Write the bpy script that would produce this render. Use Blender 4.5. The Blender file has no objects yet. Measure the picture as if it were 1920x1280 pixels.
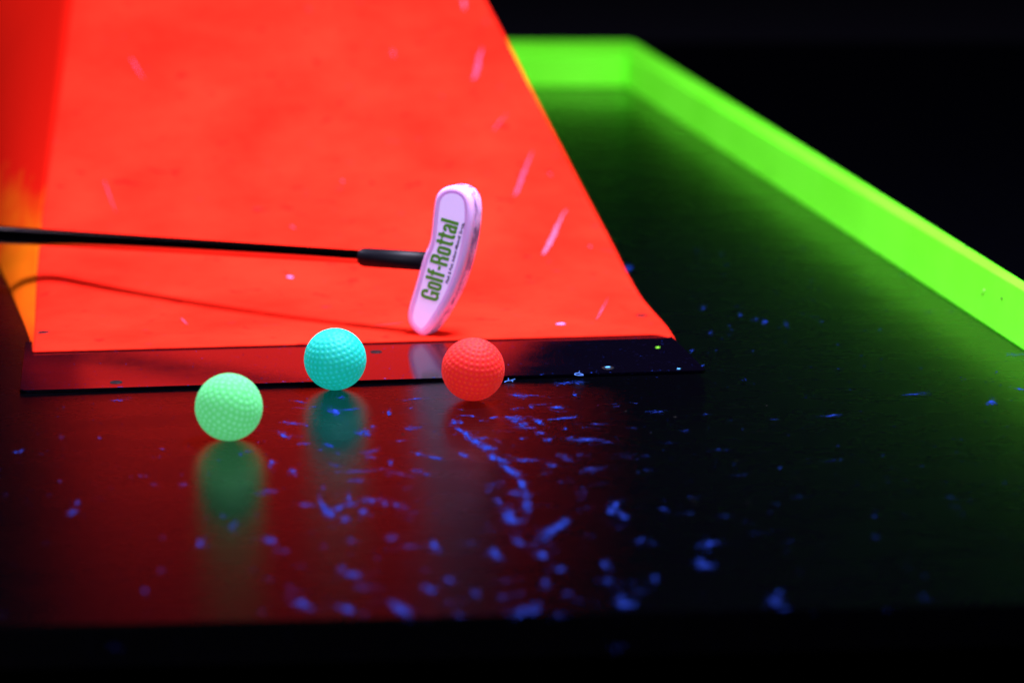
import bpy, bmesh, math, random
import numpy as np
from mathutils import Vector, Matrix

random.seed(7)
rng = np.random.default_rng(7)
scene = bpy.context.scene

# ------------------------------------------------------------------ camera
cam_d = bpy.data.cameras.new('camera')
cam_d.sensor_width = 36.0
cam_d.lens = 100.0
cam_d.clip_start = 0.05
cam_d.clip_end = 60.0
cam_d.dof.use_dof = True
cam_d.dof.focus_distance = 1.80
cam_d.dof.aperture_fstop = 4.4
cam_d.dof.aperture_blades = 9
cam = bpy.data.objects.new('camera', cam_d)
scene.collection.objects.link(cam)
cam.location = (0, 0, 0.4)
cam.rotation_euler = (math.radians(90 - 11.8605), 0, 0)
scene.camera = cam

# ------------------------------------------------------------------ world and exposure
world = bpy.data.worlds.new('World')
scene.world = world
world.use_nodes = True
world.node_tree.nodes['Background'].inputs['Color'].default_value = (0.25, 0.3, 1.0, 1)
world.node_tree.nodes['Background'].inputs['Strength'].default_value = 0.001
scene.view_settings.view_transform = 'Standard'
scene.view_settings.look = 'None'
scene.view_settings.exposure = 0
scene.view_settings.gamma = 1

# ------------------------------------------------------------------ lamps (UV tubes over and before the lane, an added fill behind it)
def tube_or_fill_lamp(name, loc, target, sx, sy, power, col):
    d = bpy.data.lights.new(name, 'AREA')
    d.shape = 'RECTANGLE'; d.size = sx; d.size_y = sy
    d.energy = power; d.color = col
    o = bpy.data.objects.new(name, d)
    o.location = loc
    o.rotation_euler = (Vector(target) - Vector(loc)).to_track_quat('-Z', 'Y').to_euler()
    scene.collection.objects.link(o)
    return o
UV = (0.80, 0.76, 1.0)
tube_or_fill_lamp('tube_or_fill_lamp', (0.14, 1.84, 1.05), (0.0, 2.0, 0), 0.26, 0.26, 46, UV)
tube_or_fill_lamp('tube_or_fill_lamp', (-0.50, -0.35, 1.25), (0.0, 2.2, 0.1), 0.9, 0.5, 24, UV)
tube_or_fill_lamp('tube_or_fill_lamp', (-1.90, 3.30, 2.00), (0.25, 2.5, 0), 0.8, 0.12, 50, UV)  # fill lamp added out of view to brighten the green boards' inner faces

scene.cycles.use_denoising = True
scene.cycles.max_bounces = 8
scene.cycles.sample_clamp_indirect = 6

# ------------------------------------------------------------------ material helpers
def mat(name, col, rough=0.5, spec=0.5, metallic=0.0, sss=0.0, ssr=(1, 1, 1), sscale=0.004, emit=0.0):
    m = bpy.data.materials.new(name); m.use_nodes = True
    b = m.node_tree.nodes['Principled BSDF']
    b.inputs['Base Color'].default_value = (*col, 1)
    b.inputs['Roughness'].default_value = rough
    b.inputs['Specular IOR Level'].default_value = spec
    b.inputs['Metallic'].default_value = metallic
    if sss:
        b.inputs['Subsurface Weight'].default_value = sss
        b.inputs['Subsurface Radius'].default_value = ssr
        b.inputs['Subsurface Scale'].default_value = sscale
    return m
def nd(m, typ, **kw):
    n = m.node_tree.nodes.new(typ)
    for k, v in kw.items():
        if k in n.inputs: n.inputs[k].default_value = v
        else: setattr(n, k, v)
    return n
def lk(m, a, b): m.node_tree.links.new(a, b)
def bsdf(m): return m.node_tree.nodes['Principled BSDF']
def ramp(m, src, stops):
    r = nd(m, 'ShaderNodeValToRGB'); e = r.color_ramp.elements
    while len(e) > 1: e.remove(e[-1])
    e[0].position, e[0].color = stops[0][0], (*stops[0][1], 1)
    for p, c in stops[1:]:
        x = e.new(p); x.color = (*c, 1)
    lk(m, src, r.inputs['Fac']); return r
def noise(m, scale, detail=4, rough=.55, vec=None, dist=0):
    n = nd(m, 'ShaderNodeTexNoise'); n.inputs['Scale'].default_value = scale
    n.inputs['Detail'].default_value = detail; n.inputs['Roughness'].default_value = rough
    n.inputs['Distortion'].default_value = dist
    if vec is not None: lk(m, vec, n.inputs['Vector'])
    return n
def bump(m, h, dist, strength=1.0):
    b = nd(m, 'ShaderNodeBump'); b.inputs['Distance'].default_value = dist; b.inputs['Strength'].default_value = strength
    lk(m, h, b.inputs['Height']); lk(m, b.outputs['Normal'], bsdf(m).inputs['Normal']); return b
def coords(m, scale=(1, 1, 1)):
    t = nd(m, 'ShaderNodeTexCoord'); mp = nd(m, 'ShaderNodeMapping'); mp.inputs['Scale'].default_value = scale
    lk(m, t.outputs['Object'], mp.inputs['Vector']); return mp.outputs['Vector']

def black_gloss(name, rough, ior):
    m = bpy.data.materials.new(name); m.use_nodes = True; nt = m.node_tree
    nt.nodes.remove(nt.nodes['Principled BSDF'])
    d = nd(m, 'ShaderNodeBsdfDiffuse'); d.name = 'Principled BSDF'; d.inputs['Color'].default_value = (.0005, .0005, .001, 1)
    g = nd(m, 'ShaderNodeBsdfGlossy'); g.name = 'gloss'; g.distribution = 'BECKMANN'; g.inputs['Roughness'].default_value = rough
    g.inputs['Color'].default_value = (1, 1, 1, 1)
    fr = nd(m, 'ShaderNodeFresnel'); fr.inputs['IOR'].default_value = ior
    mx = nd(m, 'ShaderNodeMixShader')
    lk(m, fr.outputs[0], mx.inputs[0]); lk(m, d.outputs[0], mx.inputs[1]); lk(m, g.outputs[0], mx.inputs[2])
    lk(m, mx.outputs[0], nt.nodes['Material Output'].inputs['Surface'])
    return m, d, g
def gbump(m, d, g, h, dist, strength):
    b = nd(m, 'ShaderNodeBump'); b.inputs['Distance'].default_value = dist; b.inputs['Strength'].default_value = strength
    lk(m, h, b.inputs['Height'])
    for q in (d, g): lk(m, b.outputs['Normal'], q.inputs['Normal'])
# black film-faced plywood of the lane
M_lane, dl_, gl_ = black_gloss('lane_black_film', .27, 1.19)
c = coords(M_lane, (1, 2.2, 1))
n1 = noise(M_lane, 900, 3, .6, c); n2 = noise(M_lane, 14, 5, .6, c)
r = ramp(M_lane, n2.outputs['Fac'], [(.3, (.24,)*3), (.7, (.31,)*3)]); lk(M_lane, r.outputs['Color'], gl_.inputs['Roughness'])
r = ramp(M_lane, noise(M_lane, 420, 4, .7, c).outputs['Fac'], [(.62, (.0005, .0005, .001)), (.8, (.003, .005, .03))])
lk(M_lane, r.outputs['Color'], dl_.inputs['Color'])
gbump(M_lane, dl_, gl_, n1.outputs['Fac'], 0.00010, .6)

M_ground = mat('room_floor_black', (0.007, 0.006, 0.012), 0.5, 0.2)
bump(M_ground, noise(M_ground, 60, 4).outputs['Fac'], 0.001, .4)

# black plate at the foot of the ramp
M_plate, dp_, gp_ = black_gloss('plate_black_gloss', .1, 1.23)
c = coords(M_plate)
r = ramp(M_plate, noise(M_plate, 30, 6, .65, c).outputs['Fac'], [(.35, (.12,)*3), (.75, (.16,)*3)]); lk(M_plate, r.outputs['Color'], gp_.inputs['Roughness'])
r = ramp(M_plate, noise(M_plate, 260, 5, .7, c).outputs['Fac'], [(.62, (.0010, .0007, .0026)), (.74, (.004, .004, .025))]); lk(M_plate, r.outputs['Color'], dp_.inputs['Color'])
gbump(M_plate, dp_, gp_, noise(M_plate, 7, 1, .4, c).outputs['Fac'], 0.0012, .12)
M_black = mat('black_edge', (0.002, 0.002, 0.004), 0.6, 0.15)

# orange day-glow sheet
M_orange = mat('orange_dayglow_sheet', (0.92, 0.026, 0.010), 0.6, 0.0)
c = coords(M_orange)
big = noise(M_orange, 9, 6, .62, c)
rb = ramp(M_orange, big.outputs['Fac'], [(.3, (.80, .013, .006)), (.66, (.93, .026, .011))])
sp = noise(M_orange, 85, 3, .5, c)
rs = ramp(M_orange, sp.outputs['Fac'], [(.69, (0, 0, 0)), (.80, (.55, .55, .55))])
mx = nd(M_orange, 'ShaderNodeMix', data_type='RGBA'); mx.inputs[7].default_value = (.92, .014, .04, 1)
lk(M_orange, rs.outputs['Color'], mx.inputs[0]); lk(M_orange, rb.outputs['Color'], mx.inputs[6])
sd = noise(M_orange, 60, 3, .5, c, .3)
rd = ramp(M_orange, sd.outputs['Fac'], [(.27, (.75, .75, .75)), (.36, (0, 0, 0))])
mx2 = nd(M_orange, 'ShaderNodeMix', data_type='RGBA'); mx2.inputs[7].default_value = (.60, .008, .006, 1)
lk(M_orange, rd.outputs['Color'], mx2.inputs[0]); lk(M_orange, mx.outputs[2], mx2.inputs[6])
lk(M_orange, mx2.outputs[2], bsdf(M_orange).inputs['Base Color'])
bump(M_orange, noise(M_orange, 5, 3, .5, c).outputs['Fac'], 0.004, .25)

# green day-glow board
M_green = mat('green_dayglow_paint', (0.105, 0.86, 0.022), 0.6, 0.1)
c = coords(M_green, (1, 1, 1))
rg = ramp(M_green, noise(M_green, 9, 5, .6, c).outputs['Fac'], [(.3, (.115, .78, .012)), (.7, (.150, .92, .022))])
lk(M_green, rg.outputs['Color'], bsdf(M_green).inputs['Base Color'])
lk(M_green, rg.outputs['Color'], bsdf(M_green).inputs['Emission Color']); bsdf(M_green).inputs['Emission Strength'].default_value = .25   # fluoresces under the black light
bump(M_green, noise(M_green, 160, 4, .6, c).outputs['Fac'], 0.0004, .6)

def dimple_mat(name, land, pit, rough, sss, glow=.85):
    m = mat(name, land, rough, 0.25, sss=1.0, ssr=(1, 1, 1), sscale=0.007)
    at = nd(m, 'ShaderNodeAttribute'); at.attribute_name = 'pit'
    tc = coords(m)
    n = noise(m, 90, 4, .6, tc)
    mx = nd(m, 'ShaderNodeMix', data_type='RGBA'); mx.inputs[6].default_value = (*land, 1); mx.inputs[7].default_value = (*pit, 1)
    lk(m, at.outputs['Fac'], mx.inputs[0])
    hs = nd(m, 'ShaderNodeHueSaturation'); lk(m, mx.outputs[2], hs.inputs['Color'])
    mr = nd(m, 'ShaderNodeMapRange'); mr.inputs['To Min'].default_value = .93; mr.inputs['To Max'].default_value = 1.05
    lk(m, n.outputs['Fac'], mr.inputs['Value']); lk(m, mr.outputs['Result'], hs.inputs['Value'])
    lk(m, hs.outputs['Color'], bsdf(m).inputs['Base Color'])
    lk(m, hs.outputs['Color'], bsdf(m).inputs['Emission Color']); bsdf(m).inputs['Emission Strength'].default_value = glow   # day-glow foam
    bump(m, noise(m, 900, 3, .6, tc).outputs['Fac'], 0.0002, .3)
    return m
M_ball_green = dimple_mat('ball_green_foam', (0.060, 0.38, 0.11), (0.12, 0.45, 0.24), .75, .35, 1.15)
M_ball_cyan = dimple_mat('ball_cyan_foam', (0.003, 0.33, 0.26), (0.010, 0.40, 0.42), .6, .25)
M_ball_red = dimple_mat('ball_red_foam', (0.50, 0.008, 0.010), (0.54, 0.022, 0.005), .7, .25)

# putter
M_head = mat('head_white_plastic', (0.60, 0.30, 0.66), 0.45, 0.3, sss=.25, ssr=(1, .5, 1), sscale=0.006)
c = coords(M_head)
sc = nd(M_head, 'ShaderNodeSeparateXYZ'); lk(M_head, c, sc.inputs[0])
dirt = noise(M_head, 140, 6, .7, coords(M_head, (1.6, .35, 1)), .4)
rdirt = ramp(M_head, dirt.outputs['Fac'], [(.44, (0, 0, 0)), (.58, (1, 1, 1))])
depth = ramp(M_head, sc.outputs['Z'], [(.0, (1, 1, 1)), (1, (1, 1, 1))])
mr = nd(M_head, 'ShaderNodeMapRange'); mr.inputs['From Min'].default_value = -.0035; mr.inputs['From Max'].default_value = -.0075
lk(M_head, sc.outputs['Z'], mr.inputs['Value'])
mu = nd(M_head, 'ShaderNodeMath', operation='MULTIPLY'); lk(M_head, rdirt.outputs['Color'], mu.inputs[0]); lk(M_head, mr.outputs['Result'], mu.inputs[1])
mx = nd(M_head, 'ShaderNodeMix', data_type='RGBA'); mx.inputs[6].default_value = (.72, .40, .80, 1); mx.inputs[7].default_value = (.09, .03, .11, 1)  # pink of the ramp's red light is put into the rim colour; dark tone is dirt
lk(M_head, mu.outputs[0], mx.inputs[0]); lk(M_head, mx.outputs[2], bsdf(M_head).inputs['Base Color'])
M_panel = mat('face_lavender', (0.80, 0.66, 1.0), 0.5, 0.3)
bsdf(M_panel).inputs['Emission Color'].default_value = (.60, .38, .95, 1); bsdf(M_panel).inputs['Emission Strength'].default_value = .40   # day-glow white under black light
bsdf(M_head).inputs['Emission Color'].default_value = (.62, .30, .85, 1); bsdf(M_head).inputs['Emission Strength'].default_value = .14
M_letter = mat('print_green', (0.10, 0.35, 0.035), 0.6, 0.2)
M_tag = mat('print_black', (0.006, 0.006, 0.008), 0.6, 0.2)
M_ferrule = mat('ferrule_black', (0.003, 0.003, 0.006), 0.45, 0.12)
M_shaft = mat('shaft_chrome', (0.42, 0.32, 0.32), 0.08, 0.5, metallic=1.0)
bump(M_shaft, noise(M_shaft, 300, 3, .5, coords(M_shaft)).outputs['Fac'], .00003, .3)

M_blue = mat('blue_chalk', (0.028, 0.055, 0.42), 0.9, 0.1)
gi = nd(M_blue, 'ShaderNodeNewGeometry')
rr_ = ramp(M_blue, gi.outputs['Random Per Island'], [(0, (.001, .006, .09)), (.6, (.004, .028, .28)), (1, (.014, .07, .52))])
lk(M_blue, rr_.outputs['Color'], bsdf(M_blue).inputs['Base Color'])
M_cyan_chip = mat('pale_blue_chip', (0.10, 0.45, 0.9), 0.8, 0.2)
M_pink = mat('pink_scuff', (0.86, 0.10, 0.20), 0.8, 0.2)
M_pinkchip = mat('pale_pink_chip', (0.85, 0.28, 0.75), 0.8, 0.2)
M_green_chip = mat('green_chip', (0.22, 0.85, 0.03), 0.8, 0.2)
M_darkchip = mat('dark_grit', (0.004, 0.003, 0.004), 0.8, 0.2)

# ------------------------------------------------------------------ object helpers
def link(name, me, m=None, parent=None, kind=None, loc=None, smooth=False):
    o = bpy.data.objects.new(name, me); scene.collection.objects.link(o)
    if m is not None:
        for q in (m if isinstance(m, (list, tuple)) else [m]): me.materials.append(q)
    if parent is not None: o.parent = parent
    if kind: o['kind'] = kind
    if loc is not None: o.location = loc
    if smooth: me.polygons.foreach_set('use_smooth', [True] * len(me.polygons))
    return o
def bm_mesh(bm, name):
    bmesh.ops.recalc_face_normals(bm, faces=bm.faces[:])
    me = bpy.data.meshes.new(name); bm.to_mesh(me); bm.free(); return me
def py_mesh(name, v, f, recalc=True):
    me = bpy.data.meshes.new(name); me.from_pydata([tuple(p) for p in v], [], f); me.update()
    if recalc:
        bm = bmesh.new(); bm.from_mesh(me); bmesh.ops.recalc_face_normals(bm, faces=bm.faces[:]); bm.to_mesh(me); bm.free()
    return me
def empty(name, label, cat, loc=(0, 0, 0), rz=0.0, group=None):
    o = bpy.data.objects.new(name, None); scene.collection.objects.link(o)
    o.empty_display_size = .02; o.location = loc; o.rotation_euler = (0, 0, rz)
    o['label'] = label; o['category'] = cat
    if group: o['group'] = group
    return o
def tag(o, label, cat, group=None):
    o['label'] = label; o['category'] = cat
    if group: o['group'] = group
    return o
def prism(poly, z0, z1, bev=0.0, seg=2):
    bm = bmesh.new()
    lo = [bm.verts.new((p[0], p[1], z0)) for p in poly]; hi = [bm.verts.new((p[0], p[1], z1)) for p in poly]
    bm.faces.new(lo[::-1]); bm.faces.new(hi); k = len(poly)
    for i in range(k): bm.faces.new((lo[i], lo[(i + 1) % k], hi[(i + 1) % k], hi[i]))
    if bev: bmesh.ops.bevel(bm, geom=bm.edges[:], offset=bev, segments=seg, affect='EDGES', clamp_overlap=True)
    return bm

# ------------------------------------------------------------------ the setting
YAW = math.radians(7.767)
bm = bmesh.new()
s = 8.0
vs = [bm.verts.new(p) for p in ((-s, -s, -.12), (s, -s, -.12), (s, 2.5 * s, -.12), (-s, 2.5 * s, -.12))]
bm.faces.new(vs); link('ground', bm_mesh(bm, 'ground'), M_ground, kind='structure')

def edge_y(x): return 1.2785 + 0.07 * x
lane_poly = [(-1.4, edge_y(-1.4)), (1.3, edge_y(1.3)), (1.3, 3.9), (-1.4, 3.9)]
link('lane_floor', bm_mesh(prism(lane_poly, -.021, 0.0, .0012, 2), 'lane_floor'), M_lane, kind='structure')

# green border: long side board and end board
Ain, Bin = Vector((.1363, 3.369)), Vector((.345, 1.873))
Aout, Bout = Vector((.1490, 3.52)), Vector((.3545, 1.873))
din = (Bin - Ain); dou = (Bout - Aout)
C1 = Ain + din * 1.5; D1 = Aout + dou * 1.47
g = empty('border_board', 'long bright green side board running towards the right edge', 'border board', (C1.x, C1.y, 0), group='green border boards')
def loc2(p, e): return (p[0] - e.location.x, p[1] - e.location.y)
link('board', bm_mesh(prism([loc2(p, g) for p in (Ain, C1, D1, Aout)], .0006, .040, .0022, 3), 'board'), M_green, g, smooth=False)
g2 = empty('border_board', 'short bright green end board behind the orange ramp', 'border board', (-.4, 3.45, 0), group='green border boards')
link('board', bm_mesh(prism([loc2(p, g2) for p in ((-1.0, 3.40), Ain - Vector((.0012, 0)), Aout - Vector((.0012, 0)), (-1.0, 3.535))], .0006, .0402, .0022, 3), 'board'), M_green, g2)

def fleck(parent, wx, wy, wz, r, m_, name='paint_chip'):
    bm = bmesh.new(); bmesh.ops.create_icosphere(bm, subdivisions=2, radius=1)
    for v in bm.verts:
        q = 1 + random.uniform(-.25, .25); v.co = Vector((v.co.x * r * q * .6, v.co.y * r * q * 1.6, v.co.z * r * q * .8))
    link(name, bm_mesh(bm, name), m_, parent, loc=(wx - parent.location.x, wy - parent.location.y, wz), smooth=True)
M_chip_pale = mat('chip_pale_green', (.30, .9, .12), .7, .2)
M_chip_dark = mat('chip_dark', (.01, .05, .004), .8, .2)
for y_, z_, r_, m_ in ((1.965, .024, .0011, M_chip_pale), (1.969, .0205, .0008, M_chip_dark), (1.925, .026, .0009, M_chip_dark), (2.62, .012, .0015, M_chip_dark)):
    f_ = (y_ - Ain.y) / (Bin.y - Ain.y); fleck(g, Ain.x + (Bin.x - Ain.x) * f_ - .0002, y_, z_, r_, m_)
for y_, r_ in ((2.475, .0028), (2.30, .0016), (2.05, .0014)):
    f_ = (y_ - Aout.y) / (Bout.y - Aout.y); fleck(g, Aout.x + (Bout.x - Aout.x) * f_ - .0004, y_, .0398, r_, M_chip_dark, 'edge_nick')

# ------------------------------------------------------------------ base plate under the ramp foot
P0 = (0.1121, 1.9189)
RK, RS0 = 2.20, .05
S1 = .72; SL1 = math.atan(2 * (S1 - RS0) / RK); RA = .26       # beyond S1 the sheet rolls up on a tighter arc
def zprof(s):
    if s <= S1: return max(0.0, s - RS0) ** 2 / RK
    th = math.asin(min(.998, math.sin(SL1) + (s - S1) / RA))
    return (S1 - RS0) ** 2 / RK + RA * (math.cos(SL1) - math.cos(th))
def slope(s):
    if s <= S1: return 2 * max(0, s - RS0) / RK
    return math.tan(math.asin(min(.998, math.sin(SL1) + (s - S1) / RA)))
SEND = S1 + RA * (math.sin(math.radians(58)) - math.sin(SL1))
S_ARC = [S1 + RA * (math.sin(a) - math.sin(SL1)) for a in np.linspace(SL1, math.radians(58), 34)[1:]]
plate = empty('base_plate', 'flat glossy black plate under the foot of the orange ramp', 'plate', (P0[0], P0[1], 0), YAW)
poly = [(-.4385, -.1160), (-.4415, -.113), (-.4425, .035), (-.0035, .035), (-.0015, -.1135), (-.0040, -.1160)]
link('plate', bm_mesh(prism(poly, .0003, .0022, .0004, 2), 'plate'), M_plate, plate)
def screw(name, parent, x, y, z, r, slope=0.0, m=M_black, rim=M_plate):
    bm = bmesh.new(); N = 20
    prof = [(r * 1.18, 0.00005), (r * 1.08, .0004), (r * .95, .00035), (r * .62, .00008), (r * .45, .00022), (0.0001, .00022)]
    rings = [[bm.verts.new((q * math.cos(2 * math.pi * i / N), q * math.sin(2 * math.pi * i / N), h)) for i in range(N)] for q, h in prof]
    for a, b in zip(rings, rings[1:]):
        for i in range(N): bm.faces.new((a[i], a[(i + 1) % N], b[(i + 1) % N], b[i]))
    bm.faces.new(rings[-1])
    o = link(name, bm_mesh(bm, name), m, parent, loc=(x, y, z), smooth=True)
    o.rotation_euler = (slope, 0, 0); return o
for (t, s) in ((-.3813, -.1005), (-.2091, -.0305), (-.0637, -.1007)):
    screw('screw', plate, t, s, .0022, .0034)

# ------------------------------------------------------------------ the ramp
ramp_e = empty('ramp', 'bright orange curved ramp rising from the black plate', 'ramp', (P0[0], P0[1], 0), YAW)
RS = [(-.0094, -.0025), (.03, -.0012), (.0620, -.0010), (.1133, -.0025), (.18, -.0010), (.2536, -.0004), (.3309, -.0035), (.4242, -.0107), (.4914, -.0187), (.5584, -.0276), (.6061, -.0352), (.6633, -.0469), (.75, -.066), (1.0, -.125)]
LS = [(-.0094, -.4364), (.0025, -.4364), (.2073, -.4398), (.2762, -.4392), (.3384, -.4379), (.4496, -.4322), (.5571, -.4241), (.6701, -.415), (.80, -.402), (1.0, -.38)]
rsx, rsy = zip(*RS); lsx, lsy = zip(*LS)
def sm_interp(x, xs, ys):
    return float(np.mean([np.interp(x + d, xs, ys) for d in (-.03, -.015, 0, .015, .03)]))
S_ = list(np.linspace(-.0035, .16, 90)) + list(np.linspace(.163, S1, 110)) + S_ARC
NS, NT = len(S_), 240
TH = .0011; ZB = .0024
def dent(t, s):
    d = math.hypot((t + .0140), (s - .086) * .62)
    return -.0024 * math.exp(-(d / .0075) ** 4) + .0004 * math.exp(-((d - .0105) / .002) ** 2)
def surf(t, s, q=None):
    """point on the top face of the sheet"""
    tl = sm_interp(s, lsx, lsy)
    z = ZB + TH + zprof(s)
    e = max(0, 1 - (t - tl) / .03)
    z -= .004 * e ** 3 * min(1, max(0, s) / .2)          # the sheet rounds over at the fold
    return Vector((t, s, z + dent(t, s)))
verts, faces, mi = [], [], []
for j, s in enumerate(S_):
    tl, tr = sm_interp(s, lsx, lsy), sm_interp(s, rsx, rsy)
    for i in range(NT + 1):
        q = i / NT
        ss = s
        if j < 10 and q > .965:                             # rounded front corner
            ss = s - ((q - .965) / .035) ** 2 * .011 * (1 - j / 10)
        t = tl + (tr - tl) * q
        p = surf(t, ss)
        if q > .965: p.z -= .0022 * ((q - .965) / .035) ** 2 * (1 - min(1, j / 10))
        verts.append(p)
W = NT + 1; top = len(verts)
for j in range(NS):
    sl = slope(S_[j]); nrm = Vector((0, -sl, 1)).normalized()
    for i in range(W): verts.append(verts[j * W + i] - nrm * TH)
for j in range(NS - 1):
    for i in range(NT):
        a = j * W + i
        faces.append((a, a + 1, a + W + 1, a + W)); mi.append(0)
        faces.append((top + a, top + a + W, top + a + W + 1, top + a + 1)); mi.append(1)
for j in range(NS - 1):
    for i, fl in ((0, 0), (NT, 1)):
        a, b = j * W + i, (j + 1) * W + i
        faces.append((a, b, top + b, top + a) if not fl else (a, top + a, top + b, b)); mi.append(1)
for i in range(NT):
    for j in (0, NS - 1):
        a = j * W + i; faces.append((a, top + a, top + a + 1, a + 1)); mi.append(0 if j == 0 else 1)
me = py_mesh('sheet', verts, faces, False)
me.materials.append(M_orange); me.materials.append(M_black)
me.polygons.foreach_set('material_index', mi)
me.polygons.foreach_set('use_smooth', [m == 0 for m in mi])
link('sheet', me, None, ramp_e)

# side skirt, sloping from the left fold down to the floor
verts, faces = [], []
fs = list(np.linspace(.0, S1, 80)) + S_ARC; NW = 14
BT = [(0, -.4372), (.05, -.4402), (.09, -.4440), (.25, -.462), (.40, -.482), (.60, -.512), (1.0, -.575)]
bx_, by_ = zip(*BT)
for s in fs:
    tl = sm_interp(s, lsx, lsy); F = surf(tl, s); G_ = Vector((float(np.interp(s, bx_, by_)), s, .0006))
    for k in range(NW + 1):
        f_ = k / NW; p = F.lerp(G_, f_)
        bow = .10 * (F - G_).length * math.sin(math.pi * f_)            # bulges a little outwards
        verts.append(Vector((p.x - bow * .7, p.y, p.z + bow * .3 + .0001)))
for j in range(len(fs) - 1):
    for k in range(NW):
        a = j * (NW + 1) + k; faces.append((a + 1, a, a + NW + 1, a + NW + 2))
me = py_mesh('side_skirt', verts, faces, False)
M_flange = mat('orange_skirt_painted_glow', (0.80, 0.018, 0.006), 0.5, 0.0)
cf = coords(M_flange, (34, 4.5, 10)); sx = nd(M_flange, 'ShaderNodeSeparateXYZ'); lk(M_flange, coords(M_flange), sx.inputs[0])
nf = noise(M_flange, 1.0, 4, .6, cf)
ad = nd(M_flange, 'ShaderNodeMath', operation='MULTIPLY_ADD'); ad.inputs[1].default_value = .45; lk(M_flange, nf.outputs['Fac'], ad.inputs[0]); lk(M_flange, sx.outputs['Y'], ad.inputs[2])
rf = ramp(M_flange, ad.outputs[0], [(.20, (.58, .022, .004)), (.42, (.54, .080, .003)), (.52, (.52, .105, .003)), (.68, (.50, .007, .003))])  # streaky yellow glow on the skirt, painted into its base colour
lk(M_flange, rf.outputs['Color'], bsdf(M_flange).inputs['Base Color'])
bump(M_flange, noise(M_flange, 14, 3, .5, coords(M_flange)).outputs['Fac'], .002, .3)
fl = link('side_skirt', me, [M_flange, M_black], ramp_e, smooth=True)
so = fl.modifiers.new('thickness', 'SOLIDIFY'); so.thickness = .0010; so.offset = -1; so.material_offset = 1; so.material_offset_rim = 1

# black side support under the right edge
verts = []; N = 24
for x in (-.030, -.046):
    for k in range(N + 1):
        s = .16 + (.70 - .16) * k / N
        verts.append((x + np.interp(s, rsx, rsy) + .0, s, ZB - .003 + zprof(s)))
    for k in range(N + 1):
        s = .16 + (.70 - .16) * k / N
        verts.append((x + np.interp(s, rsx, rsy), s, .0012))
faces = []; n2_ = 2 * (N + 1)
for b in (0, n2_):
    for k in range(N): faces.append((b + k, b + k + 1, b + N + 2 + k, b + N + 1 + k))
for k in range(N):
    faces.append((k, k + 1, n2_ + k + 1, n2_ + k)); faces.append((N + 1 + k, N + 2 + k, n2_ + N + 2 + k, n2_ + N + 1 + k))
faces.append((0, N + 1, n2_ + N + 1, n2_)); faces.append((N, 2 * N + 1, n2_ + 2 * N + 1, n2_ + N))
link('side_support', py_mesh('side_support', verts, faces), M_black, ramp_e)
for (t, s) in ((-.4308, .0602), (-.0123, .0598)):
    p = surf(t, s); screw('screw', ramp_e, t, s, p.z + .0001, .0036, math.atan(slope(s)))

# ------------------------------------------------------------------ granular marks (dust, chalk, worn paint)
def grains(items, fn, size, count_k, jit=.5):
    """items: centre, two half axes, density; fn maps (a, b) to a 3-D point and returns flake vertices"""
    V, F = [], []
    for (cx, cy, ax, ay, bx, by, d) in items:
        la, lb = math.hypot(ax, ay), math.hypot(bx, by)
        n = int(min(440, max(8, count_k * d * (la * lb) / (size * size))))
        nb = max(1, int(3 + la / size / 6))
        hubs = [(random.gauss(0, .50), random.gauss(0, .34), random.uniform(.4, 1.4)) for _ in range(nb)]
        for k in range(n):
            hx, hy, hr = random.choice(hubs)
            a = hx + random.gauss(0, .30) * hr; b = hy + random.gauss(0, .28) * hr
            a = max(-1.5, min(1.5, a)); b = max(-1.6, min(1.6, b))
            px, py = cx + a * ax + b * bx, cy + a * ay + b * by
            r_ = size * random.uniform(.35, 1.15) * (.7 + .5 * d) * (1.25 - .5 * min(1, abs(a)))
            m_ = random.randint(5, 7); ph = random.uniform(0, 6.3); base = len(V)
            st_ = random.uniform(1.0, 2.2); an = math.atan2(ay, ax)
            for i in range(m_):
                th = ph + 2 * math.pi * i / m_; rr = r_ * random.uniform(.55, 1.25)
                ex_, ey_ = rr * math.cos(th) * st_, rr * math.sin(th)
                V.append(fn(px + ex_ * math.cos(an) - ey_ * math.sin(an), py + ex_ * math.sin(an) + ey_ * math.cos(an), 0.00005))
            V.append(fn(px, py, min(.0003, r_ * .35)))
            for i in range(m_): F.append((base + i, base + (i + 1) % m_, base + m_))
    return V, F
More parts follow.
